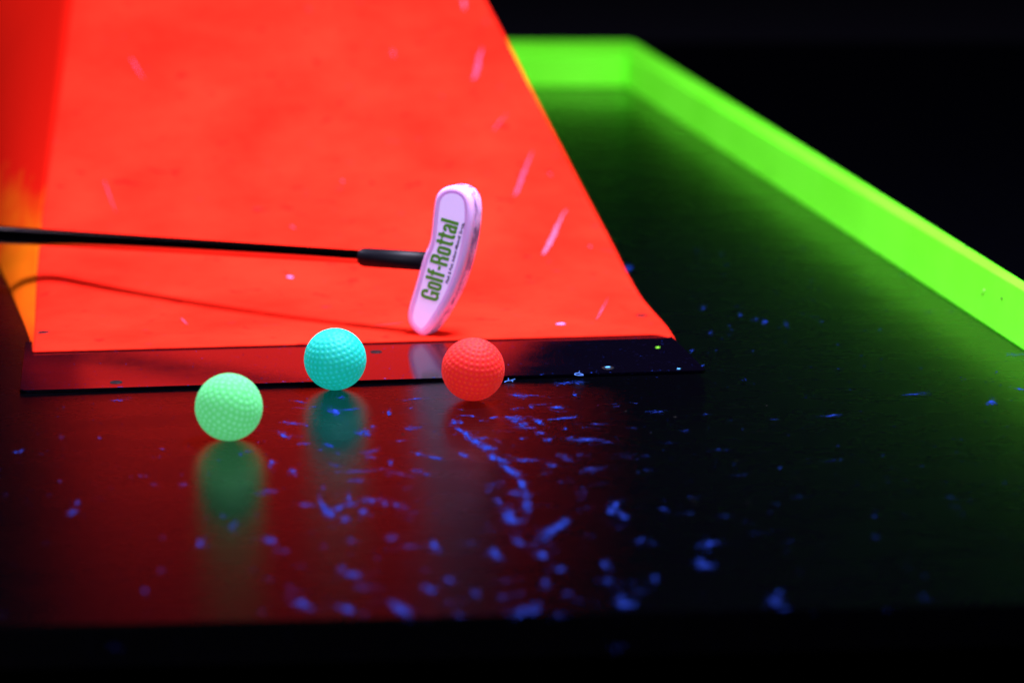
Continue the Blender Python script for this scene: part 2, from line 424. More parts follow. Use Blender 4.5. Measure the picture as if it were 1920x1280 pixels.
SMEARS = [
    (-0.1323,1.6656,0.0042,0.0,0.0003,-0.0034,0.8),(-0.1354,1.6359,0.0023,-0.0039,-0.0001,-0.0042,0.9),(-0.1233,1.6615,0.0013,0.0,0.0002,-0.0034,0.5),(-0.1083,1.6936,0.0028,-0.0073,-0.0006,-0.0058,0.9),
    (-0.0999,1.7007,0.0055,0.0017,0.0002,-0.0028,0.7),(-0.1067,1.7327,0.0024,-0.0018,0.0001,-0.0036,0.6),(-0.1308,1.7209,0.0038,-0.0022,0.0001,-0.0022,0.6),(-0.1224,1.7093,0.002,0.0,0.0001,-0.0022,0.4),
    (-0.0874,1.6412,0.0035,-0.0013,0.0002,-0.006,0.95),(-0.084,1.6561,0.0016,0.0,0.0002,-0.0041,0.5),(-0.1073,1.611,0.0022,-0.0023,-0.0,-0.0043,0.8),(-0.1221,1.6136,0.0037,0.0005,0.0002,-0.0026,0.6),
    (-0.1113,1.6008,0.0009,0.0,0.0002,-0.0032,0.4),(-0.1002,1.5906,0.0009,0.0,0.0002,-0.0038,0.5),(-0.1365,1.5695,0.0009,-0.0052,-0.0011,-0.0019,0.7),(-0.1367,1.561,0.0011,0.0,0.0003,-0.0036,0.6),
    (-0.1226,1.5489,0.0016,0.0,0.0004,-0.0048,1.0),(-0.0817,1.5957,0.003,0.0018,0.0003,-0.0031,0.7),(-0.0813,1.5819,0.0028,0.0,0.0002,-0.0031,0.5),(-0.0695,1.5695,0.0008,-0.0042,-0.0009,-0.0025,0.5),
    (-0.0756,1.6921,0.0012,-0.0028,-0.0004,-0.0043,0.8),(-0.0612,1.652,0.0034,0.0013,0.0002,-0.004,0.7),(-0.0592,1.7297,0.0053,0.0016,0.0001,-0.0022,0.7),(-0.0651,1.6214,0.0037,0.0016,0.0001,-0.0019,0.5),
    (-0.0624,1.705,0.0008,0.0,0.0001,-0.0014,0.7),(-0.0531,1.5881,0.0028,-0.0029,-0.0001,-0.0024,0.8),(-0.0443,1.5806,0.0034,-0.0019,-0.0,-0.0037,0.9),(-0.0282,1.5869,0.0021,-0.003,-0.0003,-0.0041,0.8),
    (-0.0896,1.5489,0.0089,0.0019,0.0002,-0.0024,0.6),(-0.0864,1.5276,0.0033,-0.0011,0.0001,-0.0035,0.6),(-0.0627,1.5441,0.0054,-0.0055,-0.0001,-0.0023,0.4),(-0.0525,1.5501,0.003,0.0,0.0001,-0.0036,0.5),
    (-0.0478,1.5429,0.0024,0.0,0.0001,-0.0036,0.5),(-0.068,1.5418,0.0012,0.0,0.0001,-0.0036,0.4),(-0.0998,1.5634,0.0037,-0.0038,-0.0,-0.0029,0.35),(-0.1103,1.4768,0.0038,-0.0007,0.0002,-0.0038,0.6),
    (-0.1005,1.4714,0.0025,-0.0124,-0.001,-0.0023,1.0),(-0.0963,1.4595,0.0013,-0.0052,-0.0009,-0.0028,1.0),(-0.0921,1.4703,0.0014,0.0044,0.001,-0.004,0.8),(-0.0879,1.4912,0.0008,-0.0076,-0.0016,-0.0012,0.6),
    (-0.0859,1.4768,0.0026,-0.0009,0.0001,-0.0043,0.7),(-0.0772,1.4867,0.0041,-0.0008,0.0002,-0.005,0.7),(-0.0684,1.4823,0.0017,0.0,0.0002,-0.0044,0.6),(-0.0616,1.4768,0.0031,-0.0041,-0.0002,-0.0041,0.5),
    (-0.0795,1.4627,0.0013,0.0048,0.0011,-0.0041,0.6),(-0.088,1.4478,0.0009,-0.0059,-0.0013,-0.002,0.6),(-0.1039,1.5103,0.0005,-0.0045,-0.0011,-0.0008,0.4),(-0.1335,1.5046,0.0034,0.0007,0.0003,-0.0034,0.6),
    (-0.1456,1.4415,0.0014,0.0,0.0004,-0.0042,0.6),(-0.1465,1.4332,0.0015,-0.0026,-0.0002,-0.0036,0.4),(-0.1525,1.4552,0.0011,0.0,0.0003,-0.0032,0.6),(-0.1246,1.4088,0.0029,-0.0026,0.0,-0.0048,0.6),
    (-0.1161,1.3871,0.0022,-0.0013,0.0001,-0.0043,0.4),(-0.1597,1.4009,0.001,0.0045,0.0012,-0.0034,0.6),(-0.1735,1.353,0.0009,0.0,0.0004,-0.0032,0.5),(-0.1776,1.3203,0.0011,-0.0012,0.0001,-0.0029,0.4),
    (-0.2345,1.4823,0.0011,0.0,0.0006,-0.0038,0.8),(-0.2343,1.4616,0.0014,0.0024,0.001,-0.004,0.9),(-0.2864,1.5944,0.0019,0.0012,0.0006,-0.0031,0.6),(-0.2834,1.5982,0.0009,0.0,0.0006,-0.0038,0.8),
    (-0.2662,1.6306,0.0009,0.0,0.0004,-0.0026,0.5),(-0.2427,1.6267,0.0006,0.0,0.0003,-0.002,0.6),(-0.2452,1.7268,0.0028,0.0012,0.0005,-0.0029,0.7),(-0.2062,1.5394,0.0015,0.0,0.0003,-0.0024,0.4),
    (-0.1811,1.5207,0.0021,0.0,0.0003,-0.0023,0.5),(-0.1977,1.5195,0.0015,0.0,0.0004,-0.0029,0.3),(-0.2025,1.6008,0.0008,0.0,0.0002,-0.0019,0.4),(-0.1526,1.5957,0.0022,0.0,0.0002,-0.0019,0.5),
    (-0.156,1.5894,0.0009,0.0,0.0003,-0.0031,0.6),(-0.0619,1.4159,0.0022,0.0004,0.0003,-0.0045,0.5),(-0.0821,1.4078,0.0019,0.0,0.0003,-0.005,0.5),(-0.1237,1.4078,0.002,-0.0024,-0.0001,-0.0042,0.5),
    (-0.0788,1.3474,0.004,-0.0019,0.0001,-0.005,0.8),(-0.085,1.3585,0.0013,-0.0016,-0.0002,-0.0039,0.5),(-0.0395,1.3989,0.0017,-0.0056,-0.001,-0.0038,0.9),(-0.0516,1.3969,0.0032,0.0004,0.0002,-0.0034,0.5),
    (-0.0723,1.323,0.0023,0.0,0.0002,-0.004,0.4),(-0.0626,1.4128,0.0014,0.0,0.0002,-0.004,0.5),(-0.1,1.2994,0.0034,-0.0038,-0.0002,-0.0048,0.9),(-0.0971,1.2909,0.0023,0.0,0.0003,-0.0038,0.6),
    (-0.0781,1.2892,0.0027,-0.0039,-0.0004,-0.0046,1.0),(-0.0519,1.2892,0.0039,-0.0057,-0.0005,-0.005,1.0),(-0.0397,1.3212,0.0026,-0.0023,-0.0002,-0.0043,0.8),(-0.0307,1.3346,0.0019,-0.003,-0.0004,-0.0037,0.6),
    (-0.018,1.3168,0.0008,-0.0046,-0.0012,-0.0024,0.6),(-0.0251,1.2824,0.002,-0.0012,-0.0001,-0.0037,0.4),(-0.0051,1.308,0.002,0.0,0.0,-0.0035,0.6),(0.0063,1.2858,0.004,0.0012,0.0001,-0.0063,1.0),
    (0.0114,1.2951,0.002,0.0,-0.0,-0.0043,0.8),(0.0213,1.2808,0.0025,0.0,-0.0001,-0.0038,0.4),(0.0166,1.3319,0.0003,-0.0048,-0.0016,-0.0015,0.8),(0.0238,1.3548,0.0021,0.0006,0.0,-0.0042,0.9),
    (0.0134,1.3813,0.0025,-0.0033,-0.0004,-0.0036,0.6),(-0.0081,1.3832,0.002,-0.0041,-0.0007,-0.0046,1.0),(0.0156,1.3813,0.0015,-0.0039,-0.0007,-0.0035,0.7),(0.0468,1.3642,0.0019,-0.0018,-0.0005,-0.0045,0.7),
    (0.0469,1.3346,0.002,0.0,-0.0001,-0.0041,0.7),(0.0524,1.308,0.0017,-0.0011,-0.0004,-0.0043,0.7),(0.0538,1.2977,0.0045,-0.0008,-0.0002,-0.0043,0.9),(0.0269,1.3124,0.0018,0.0,-0.0001,-0.0035,0.5),
    (0.0041,1.4038,0.0032,-0.0054,-0.0005,-0.0036,0.6),(0.0109,1.4009,0.0016,0.0,-0.0,-0.0039,0.4),(0.0658,1.4098,0.0022,0.0014,0.0,-0.0039,0.6),(0.0699,1.3374,0.0018,0.0,-0.0002,-0.0036,0.8),
    (0.0995,1.4009,0.0025,0.0023,0.0,-0.0043,1.0),(0.0963,1.3661,0.0029,-0.0009,-0.0006,-0.0066,1.0),(0.105,1.4028,0.0014,0.0,-0.0002,-0.0035,0.6),(0.1289,1.315,0.0016,0.0009,-0.0002,-0.0039,0.7),
    (0.1253,1.3011,0.0031,-0.0019,-0.0007,-0.0051,0.7),(0.1287,1.2909,0.0018,0.0,-0.0003,-0.0034,0.5),(0.1416,1.4058,0.0011,0.0,-0.0003,-0.003,0.2),(-0.0337,1.667,0.0021,-0.0023,-0.0003,-0.006,1.0),
    (-0.0311,1.6479,0.0028,-0.0025,-0.0001,-0.0046,1.0),(-0.0265,1.6346,0.0022,-0.0061,-0.0007,-0.0043,1.0),(-0.0213,1.6201,0.0026,-0.0049,-0.0005,-0.0047,1.0),(-0.0146,1.6046,0.0039,-0.004,-0.0003,-0.0056,1.0),
    (-0.0173,1.6267,0.0028,-0.001,-0.0,-0.0026,0.8),(-0.0104,1.5794,0.002,-0.0057,-0.0008,-0.0046,0.8),(-0.0061,1.5732,0.0039,-0.0028,-0.0002,-0.0048,0.8),(-0.003,1.5585,0.0029,-0.0066,-0.0007,-0.0047,0.8),
    (0.0006,1.5465,0.0026,-0.0059,-0.0007,-0.0046,0.8),(0.0076,1.5744,0.0061,0.0,-0.0,-0.0031,0.7),(0.003,1.5418,0.0018,-0.0012,-0.0002,-0.0041,0.5),(0.0053,1.5218,0.0014,-0.01,-0.0014,-0.0032,0.8),
    (0.0015,1.5035,0.0032,0.0,-0.0,-0.0062,0.7),(0.0073,1.4979,0.0002,-0.0055,-0.002,-0.0014,0.8),(0.008,1.4768,0.0006,-0.0095,-0.0017,-0.0017,1.0),(-0.0011,1.4531,0.002,-0.0089,-0.0016,-0.0051,1.0),
    (0.0034,1.4457,0.0031,-0.001,-0.0001,-0.0042,0.6),(-0.0072,1.4834,0.0013,-0.0028,-0.0006,-0.0043,0.7),(-0.0103,1.523,0.0032,0.0011,0.0001,-0.0035,0.35),(-0.0132,1.5092,0.0018,0.0,0.0,-0.0045,0.4),
    (-0.0234,1.6837,0.0026,-0.0008,-0.0,-0.0021,0.8),(-0.0279,1.6851,0.0036,0.0,0.0,-0.0014,0.5),(-0.0113,1.6795,0.0022,0.002,0.0001,-0.002,0.9),(-0.0193,1.6711,0.0023,0.0,0.0,-0.0021,0.4),
    (0.0033,1.7387,0.0033,-0.0026,-0.0002,-0.0051,0.8),(0.0127,1.7387,0.0067,-0.0016,-0.0,-0.0022,0.6),(0.0279,1.7064,0.0033,-0.0008,-0.0001,-0.0043,0.9),(0.0026,1.7021,0.002,0.0,-0.0,-0.0029,0.7),
    (0.0125,1.7093,0.0015,-0.0025,-0.0005,-0.0054,0.35),(0.0172,1.7151,0.003,0.0,-0.0,-0.0022,0.5),(0.0026,1.6753,0.0042,-0.0016,-0.0001,-0.0062,0.9),(-0.0016,1.6781,0.0023,0.0,0.0,-0.0028,0.7),
    (0.0058,1.6601,0.0035,0.0,-0.0,-0.0054,0.7),(0.008,1.6533,0.0048,0.0,-0.0,-0.0027,0.6),(0.0154,1.6698,0.0025,-0.0019,-0.0003,-0.0054,1.0),(0.0307,1.6781,0.0065,0.0029,0.0,-0.0028,0.9),
    (0.0174,1.6386,0.0025,-0.0009,-0.0001,-0.0033,0.8),(0.0194,1.6227,0.0013,0.0,-0.0,-0.0033,0.6),(0.0219,1.6214,0.001,0.0034,0.0006,-0.003,0.6),(0.0057,1.6267,0.0019,0.0007,0.0,-0.002,0.5),
    (0.0319,1.652,0.0016,0.0,-0.0,-0.0027,0.5),(0.042,1.624,0.0069,-0.001,-0.0001,-0.0039,0.8),(0.0346,1.628,0.0013,0.0,-0.0001,-0.0026,0.6),(0.0513,1.6629,0.0064,0.0005,-0.0001,-0.0021,0.4),
    (0.0562,1.6175,0.0028,-0.0006,-0.0001,-0.0032,0.4),(0.0291,1.5844,0.0024,-0.0009,-0.0001,-0.0037,0.5),(0.032,1.5757,0.002,-0.0022,-0.0003,-0.0036,0.6),(0.0423,1.5869,0.0025,0.0,-0.0001,-0.0031,0.4),
    (0.0224,1.5634,0.0021,-0.0015,-0.0003,-0.0054,0.6),(0.045,1.5525,0.0039,0.0008,-0.0001,-0.0048,0.6),(0.0185,1.5441,0.0012,0.0,-0.0,-0.0036,0.3),(0.0881,1.695,0.0036,0.0011,-0.0001,-0.0028,0.6),
    (0.1031,1.6453,0.0016,0.0,-0.0002,-0.0027,0.4),(0.0395,1.7416,0.0012,-0.002,-0.0004,-0.0035,0.6),(0.0341,1.7767,0.0062,0.001,-0.0,-0.0031,0.5),(0.0426,1.7752,0.002,0.0,-0.0001,-0.0039,0.9),
    (0.0286,1.769,0.0007,0.0,-0.0,-0.0015,0.4),(0.1205,1.5995,0.0034,0.0,-0.0001,-0.0019,0.3),(0.194,1.6837,0.0043,0.001,-0.0003,-0.0028,0.6),(0.2557,1.7446,0.0053,0.002,-0.0004,-0.003,0.6),
    (0.2981,1.7209,0.0023,0.0,-0.001,-0.0058,1.0),(0.3153,1.8083,0.0005,0.0,-0.0004,-0.0024,0.9),(0.3384,1.8612,0.0036,0.0,-0.0006,-0.0034,0.6),(0.3216,1.7567,0.0023,-0.0021,-0.0006,-0.003,0.8),
    (0.1795,1.9707,0.0015,0.0,-0.0007,-0.0076,0.9),(0.0906,2.1818,0.0017,0.0,-0.0004,-0.0103,1.0),(0.1389,2.0192,0.0015,0.0,-0.0004,-0.0059,0.4),(0.1635,1.9976,0.0013,0.0,-0.0005,-0.0068,0.4),
    (0.1737,1.9821,0.0009,0.0,-0.0005,-0.0057,0.4),(0.1935,1.9631,0.0011,0.0,-0.0005,-0.0056,0.5),(0.1381,1.9335,0.0011,0.0,-0.0003,-0.0046,0.6),(0.1214,1.8732,0.0011,0.0,-0.0002,-0.0034,0.6),
    (0.1241,1.8262,0.0012,0.0,-0.0002,-0.0033,0.7),(0.1492,1.7845,0.0014,0.0,-0.0002,-0.0023,0.5),(0.0559,1.479,0.0019,0.0038,0.0005,-0.0047,0.8),(0.0525,1.4627,0.0004,-0.006,-0.0017,-0.0022,0.8),
    (0.0585,1.4563,0.0011,-0.0041,-0.0011,-0.0041,0.8),(0.0812,1.4681,0.0017,0.0,-0.0002,-0.0038,0.6),(0.0376,1.4912,0.0014,0.0,-0.0001,-0.0039,0.25),(0.0251,1.4363,0.0034,0.0057,0.0006,-0.0052,0.8),
    (0.0208,1.426,0.0035,0.0046,0.0004,-0.0053,0.8),(0.017,1.4128,0.0027,0.0017,0.0002,-0.0044,0.7),(0.0281,1.4447,0.002,0.0,-0.0001,-0.0052,0.7),(0.0471,1.2316,0.0024,0.0,-0.0001,-0.0039,0.25),
    (-0.0702,1.2824,0.0015,0.0,0.0002,-0.0033,0.3),(-0.1074,1.3257,0.0013,0.0,0.0003,-0.0036,0.3),(-0.1799,1.2316,0.0019,0.0,0.0005,-0.0039,0.12),(0.0618,1.3186,0.0031,0.0,-0.0002,-0.0035,0.3),
]

SMEARS = [(a, b_, c_ * 1.35, d_ * 1.35, e_ * 1.3, f_ * 1.3, g_) for a, b_, c_, d_, e_, f_, g_ in SMEARS]
for _ in range(90):                                  # faint short rubs between the big ones
    x_ = random.gauss(.0, .085); y_ = random.uniform(1.30, 1.73); l_ = random.uniform(.002, .008); an_ = random.gauss(.12, .25)
    SMEARS.append((x_, y_, l_ * math.cos(an_), l_ * math.sin(an_), 0, random.uniform(.001, .003), random.uniform(.05, .25)))
V, F = grains(SMEARS, lambda x, y, z: (x, y, z + .0001), .00030, .36)
HALO = [(a, b_, c_ * 1.7, d_ * 1.7, e_ * 1.9, f_ * 1.9, g_ * .5) for a, b_, c_, d_, e_, f_, g_ in SMEARS]
V2, F2 = grains(HALO, lambda x, y, z: (x, y, z + .0001), .00022, .055)
k0 = len(V); V = V + V2; F = F + [tuple(i + k0 for i in f_) for f_ in F2]
o = link('chalk_dust', py_mesh('chalk_dust', V, F, False), M_blue, kind='stuff')
tag(o, 'scattered blue glowing chalk dust and scuffs on the black lane', 'dust')
# tiny specks all over
def speck_field(n, x0, x1, y0, y1, smin, smax, z):
    it = []
    for _ in range(n):
        x, y = random.uniform(x0, x1), random.uniform(y0, y1)
        s_ = random.uniform(smin, smax); an = random.uniform(-.5, .5)
        it.append((x, y, s_ * math.cos(an), s_ * math.sin(an), 0, s_ * .5, random.uniform(.2, .8)))
    return it
V, F = [], []
def specks(n, x0, x1, y0, y1, rmin, rmax, z):
    for _ in range(n):
        x, y = random.uniform(x0, x1), random.uniform(y0, y1); r_ = rmin + (rmax - rmin) * random.random() ** 3
        b = len(V); st_ = random.uniform(1, 2.5)
        for i in range(5):
            th = 2 * math.pi * i / 5 + .3; rr = r_ * random.uniform(.6, 1.2)
            V.append((x + rr * st_ * math.cos(th), y + rr * math.sin(th), z))
        V.append((x, y, z + r_ * .4))
        for i in range(5): F.append((b + i, b + (i + 1) % 5, b + 5))
specks(420, -.35, .40, 1.45, 1.80, .00008, .00032, .0001)
specks(160, -.35, .30, 1.28, 1.60, .0001, .0005, .0001)
specks(200, .13, .36, 1.75, 2.3, .0001, .0004, .0001)
o = link('dust_specks', py_mesh('dust_specks', V, F, False), M_blue, kind='stuff')
tag(o, 'fine blue dust specks spread over the black lane floor', 'dust')
V, F = [], []
specks(190, -.435, -.006, -.112, .0, .00008, .00034, .0023)
specks(70, -.435, -.006, -.1162, -.1120, .0001, .0005, .0023)
o = link('dust_specks', py_mesh('dust_specks', V, F, False), M_blue, plate, kind='stuff')
V, F = [], []
specks(60, -.12, .16, 1.45, 1.76, .0002, .0007, .0001)
o = link('dark_grit', py_mesh('dark_grit', V, F, False), M_darkchip, kind='stuff')
tag(o, 'tiny dark grit grains lying near the balls', 'grit')

# worn pink scratches on the sheet
SCR = [(.2302, -.0579, .3217, -.0265, .0050), (.3513, -.0631, .4299, -.0375, .0040), (.5474, -.0720, .595, -.058, .0050), (.0493, -.0466, .1158, -.0269, .0014),
       (.0891, -.3358, .0685, -.3319, .0018), (.3937, -.3893, .3353, -.3801, .0010), (.5868, -.3651, .5552, -.3544, .0018),
       (.2467, -.0198, .2430, -.0180, .0026), (.3901, -.0297, .3870, -.0275, .0024), (.6637, -.0672, .6488, -.0671, .0032),
       (.0481, -.2040, .0561, -.1808, .0010), (.3028, -.2458, .2965, -.2425, .0020), (.4668, -.0653, .4925, -.0505, .0014), (.3860, -.1996, .3823, -.1975, .0024), (.593, -.1382, .5812, -.1371, .0020)]
def strip_mark(m_, s0, t0, s1, t1, w, name):
    V, F = [], []; N = 22
    L = math.hypot(s1 - s0, t1 - t0); dx, dy = (t1 - t0) / L, (s1 - s0) / L
    NC = 6; rn = [random.uniform(.6, 1.15) for _ in range(N + 1)]; off = [random.gauss(0, .12) for _ in range(N + 1)]
    for k in range(N + 1):
        f_ = k / N
        wd = w * (math.sin(math.pi * min(1, max(0.02, f_ * .9 + .06))) ** .7) * rn[k] * (1.15 - .75 * f_)
        cx, cy = t0 + (t1 - t0) * f_ + off[k] * w * .5 + .1 * w * math.sin(f_ * 7), s0 + (s1 - s0) * f_
        for c_ in range(NC + 1):
            q = (c_ / NC - .5) * wd
            p = surf(cx - dy * q, cy + dx * q); V.append((p.x, p.y, p.z + .0005))
    for k in range(N):
        for c_ in range(NC): a = k * (NC + 1) + c_; F.append((a, a + 1, a + NC + 2, a + NC + 1))
    return link(name, py_mesh(name, V, F), m_, ramp_e, smooth=True)
M_pinks = mat('pink_worn', (.92, .055, .13), .7, .2)
for k, q in enumerate(SCR):
    strip_mark(M_pink if k in (0, 9) else M_pinks, *q, 'scratch')

# small chips and lint: things of their own
def chip(name, label, cat, x, y, z, r, m_, st=1.5, rz=0.0, group=None):
    bm = bmesh.new(); bmesh.ops.create_icosphere(bm, subdivisions=2, radius=1)
    for v in bm.verts:
        f_ = 1 + .25 * math.sin(5 * v.co.x + 3 * v.co.y + 7 * x * 100) + random.uniform(-.12, .12)
        v.co = Vector((v.co.x * r * st * f_, v.co.y * r * f_, max(0, v.co.z) * r * .5))
    o = link(name, bm_mesh(bm, name), m_, loc=(x, y, z), smooth=True); o.rotation_euler = (0, 0, rz)
    return tag(o, label, cat, group)
def ramp_world(t, s):
    p = surf(t, s); cy, sy = math.cos(YAW), math.sin(YAW)
    return (P0[0] + p.x * cy - p.y * sy, P0[1] + p.x * sy + p.y * cy, p.z)
x, y, z = ramp_world(-.0734, .0378); chip('paint_chip', 'pale pink oval chip on the ramp near its right foot', 'chip', x, y, z, .0017, M_pinkchip, 1.9)
x, y, z = ramp_world(-.2538, .1927); chip('paint_chip', 'pink fleck on the orange ramp below the putter shaft', 'chip', x, y, z, .0018, M_pinkchip, 1.9, -.7)
chip('paint_chip', 'tiny yellow green speck on the right end of the black plate', 'chip', .0984, 1.8741, .0022, .0012, M_green_chip, 1.2)
chip('paint_chip', 'bright pale blue speck in a screw hole of the black plate', 'chip', .0626, 1.8106, .0025, .0013, M_cyan_chip, 1.5)
chip('lint_flake', 'ragged blue flake on the right front corner of the black plate', 'lint', .1083, 1.8073, .0022, .0011, M_cyan_chip, 1.1, .8)
M_lint = mat('lint_blue', (.12, .30, .85), .9, .1)
def thread(name, label, pts, r, loc):
    cu = bpy.data.curves.new(name, 'CURVE'); cu.dimensions = '3D'; cu.bevel_depth = r; cu.bevel_resolution = 1; cu.resolution_u = 6
    for P in pts:
        sp = cu.splines.new('NURBS'); sp.points.add(len(P) - 1); sp.order_u = 3; sp.use_endpoint_u = True
        for a, b in zip(sp.points, P): a.co = (*b, 1)
    tmp = bpy.data.objects.new('tmp', cu); scene.collection.objects.link(tmp)
    dg = bpy.context.evaluated_depsgraph_get(); me = bpy.data.meshes.new_from_object(tmp.evaluated_get(dg))
    bpy.data.objects.remove(tmp); me.materials.clear()
    o = link(name, me, M_lint, loc=loc); return tag(o, label, 'lint')
mm = .001
thread('lint_thread', 'curled blue lint thread on the front edge of the black plate', [[(3 * mm, 1 * mm, .3 * mm), (0, 2.4 * mm, 1.2 * mm), (-3 * mm, 1 * mm, .8 * mm), (-2 * mm, -1.5 * mm, .3 * mm), (3 * mm, -2 * mm, .4 * mm)], [(0, 2 * mm, .9 * mm), (.6 * mm, 2.5 * mm, 2.4 * mm)]], .00022, (.0430, 1.7880, .0022))
thread('lint_thread', 'short branching blue lint beside the red ball', [[(-4 * mm, -2 * mm, .2 * mm), (-2 * mm, 0, 1 * mm), (0, 0, .6 * mm), (3 * mm, .6 * mm, 1.8 * mm)], [(-1 * mm, 0, .8 * mm), (-1.5 * mm, 1 * mm, 2.4 * mm)], [(1 * mm, 0, .8 * mm), (1.6 * mm, -2 * mm, .3 * mm)]], .0002, (-.0010, 1.7770, .0004))

# ------------------------------------------------------------------ balls
def ball(name, label, m_, x, y, R, rot, rows=17, depth=.00045, pr=.44):
    bm = bmesh.new(); bmesh.ops.create_icosphere(bm, subdivisions=7, radius=1)
    me = bpy.data.meshes.new(name); bm.to_mesh(me); bm.free()
    n = len(me.vertices); co = np.empty(n * 3); me.vertices.foreach_get('co', co); co = co.reshape(-1, 3)
    co /= np.linalg.norm(co, axis=1)[:, None]
    lat = np.arcsin(np.clip(co[:, 2], -1, 1)); lon = np.arctan2(co[:, 1], co[:, 0])
    step = math.pi / rows; best = np.full(n, 9.0)
    row0 = np.floor((lat + math.pi / 2) / step)
    for dr in (-1, 0, 1):
        rr = np.clip(row0 + dr, 0, rows - 1); lc = -math.pi / 2 + (rr + .5) * step
        cnt = np.maximum(3, np.round(2 * math.pi * np.cos(lc) / step)); sh = (rr % 2) * .5
        k = np.round(lon / (2 * math.pi) * cnt - sh); ln = (k + sh) / cnt * 2 * math.pi
        c3 = np.stack([np.cos(lc) * np.cos(ln), np.cos(lc) * np.sin(ln), np.sin(lc)], 1)
        best = np.minimum(best, np.arccos(np.clip((c3 * co).sum(1), -1, 1)))
    x_ = best / (step * pr)
    pit = np.where(x_ < 1, .5 + .5 * np.cos(np.pi * np.clip(x_, 0, 1)), 0)
    co2 = co * (R - depth * pit[:, None] ** .8)
    me.vertices.foreach_set('co', co2.ravel())
    at = me.attributes.new('pit', 'FLOAT', 'POINT'); at.data.foreach_set('value', pit.astype(np.float32) ** .8)
    me.update()
    o = link(name, me, m_, loc=(x, y, R + .0001), smooth=True); o.rotation_euler = [math.radians(a) for a in rot]
    return tag(o, label, 'golf ball', 'mini golf balls on the lane')
ball('golf_ball', 'light green dimpled ball, nearest and leftmost of the three', M_ball_green, -.1659, 1.6230, .0198, (28, 35, 0), 17)
ball('golf_ball', 'turquoise dimpled ball between the green and red balls', M_ball_cyan, -.1117, 1.7560, .0197, (8, -14, 20), 17)
ball('golf_ball', 'red dimpled ball in front of the putter head', M_ball_red, -.0242, 1.7262, .0197, (20, -10, 50), 18)

# ------------------------------------------------------------------ putter
put = bpy.data.objects.new('putter', None); scene.collection.objects.link(put)
put['label'] = 'white putter standing on its toe, black shaft reaching left'; put['category'] = 'putter'
ex, ey, en = Vector((.91354546, -.40673664, 0)), Vector((.02032836, .04565824, .99875026)), Vector((-.40622833, -.91240376, .04997917))
Mx = Matrix.Identity(4)
for i in range(3): Mx[i][0], Mx[i][1], Mx[i][2] = ex[i], ey[i], en[i]
Mx.translation = Vector((-.0595, 1.9058, .0018 + .0006))
put.matrix_world = Mx
HO = [(-1.65, .4), (-5.97, 1.5), (-11.21, 4.98), (-14.6, 10.77), (-14.23, 18.2), (-10.23, 30.78), (-6.66, 42.79), (-4.14, 52.0), (-2.0, 58.2), (1.03, 63.8), (2.51, 70.71), (3.39, 81.44), (4.6, 94.0), (6.6, 99.4), (10.8, 103.4), (16.77, 105.4), (23.12, 105.0), (29.0, 102.0), (32.6, 95.6), (33.24, 83.43), (31.04, 66.9), (27.2, 50.2), (20.4, 32.17), (11.99, 17.0), (3.65, 4.6)]
def smooth_closed(P, it=2):
    for _ in range(it):
        Q = []
        for i in range(len(P)):
            a, b = P[i], P[(i + 1) % len(P)]
            Q.append((.75 * a[0] + .25 * b[0], .75 * a[1] + .25 * b[1])); Q.append((.25 * a[0] + .75 * b[0], .25 * a[1] + .75 * b[1]))
        P = Q
    return P
def resample(P, n):
    P = np.array(P + [P[0]]); d = np.r_[0, np.cumsum(np.hypot(*np.diff(P, axis=0).T))]
    q = np.linspace(0, d[-1], n, endpoint=False); return np.stack([np.interp(q, d, P[:, 0]), np.interp(q, d, P[:, 1])], 1)
HP = resample(smooth_closed(HO, 3), 160)
def inset(P, d):
    n = len(P); T = np.roll(P, -1, 0) - np.roll(P, 1, 0); T /= np.linalg.norm(T, axis=1)[:, None]
    N = np.stack([-T[:, 1], T[:, 0]], 1)
    area = .5 * np.sum(P[:, 0] * np.roll(P[:, 1], -1) - np.roll(P[:, 0], -1) * P[:, 1])
    if area < 0: N = -N
    return P + N * d
def head_mesh():
    levels = []
    DZ = 20.0; rf = 3.2
    lv = []
    for k in range(7):
        a = math.pi / 2 * k / 6; lv.append((rf * (1 - math.sin(a)), -rf * (1 - math.cos(a))))   # front round, from inner to outer
    lv = [(rf * (1 - math.sin(math.pi / 2 * k / 6)), -rf + rf * math.cos(math.pi / 2 * k / 6)) for k in range(7)]
    lv += [(.0, -6.0), (.15, -6.6), (.55, -7.0), (.55, -7.6), (.15, -8.0), (0, -8.6), (0, -13.5)]
    lv += [(rf * (1 - math.cos(math.pi / 2 * k / 5)), -DZ + rf - rf * math.sin(math.pi / 2 * k / 5)) for k in range(6)]
    V, F = [], []; n = len(HP)
    for d, z in [(4.6, -.16), (4.1, -.16), (3.7, -.04)] + lv:
        for p in inset(HP, d): V.append((p[0] * mm, p[1] * mm, z * mm))
    L = len(V) // n
    for j in range(L - 1):
        for i in range(n): F.append((j * n + i, j * n + (i + 1) % n, (j + 1) * n + (i + 1) % n, (j + 1) * n + i))
    F.append(tuple(range(n))); F.append(tuple((L - 1) * n + i for i in range(n))[::-1])
    return py_mesh('head', V, F)
head = link('head', head_mesh(), M_head, put, smooth=True)
IP = inset(HP, 4.9) * mm
bm = prism([tuple(p) for p in IP], -.00045, -.00008)
panel = link('face_panel', bm_mesh(bm, 'face_panel'), M_panel, put)
panel['label'] = 'flat lavender face with green and black lettering'
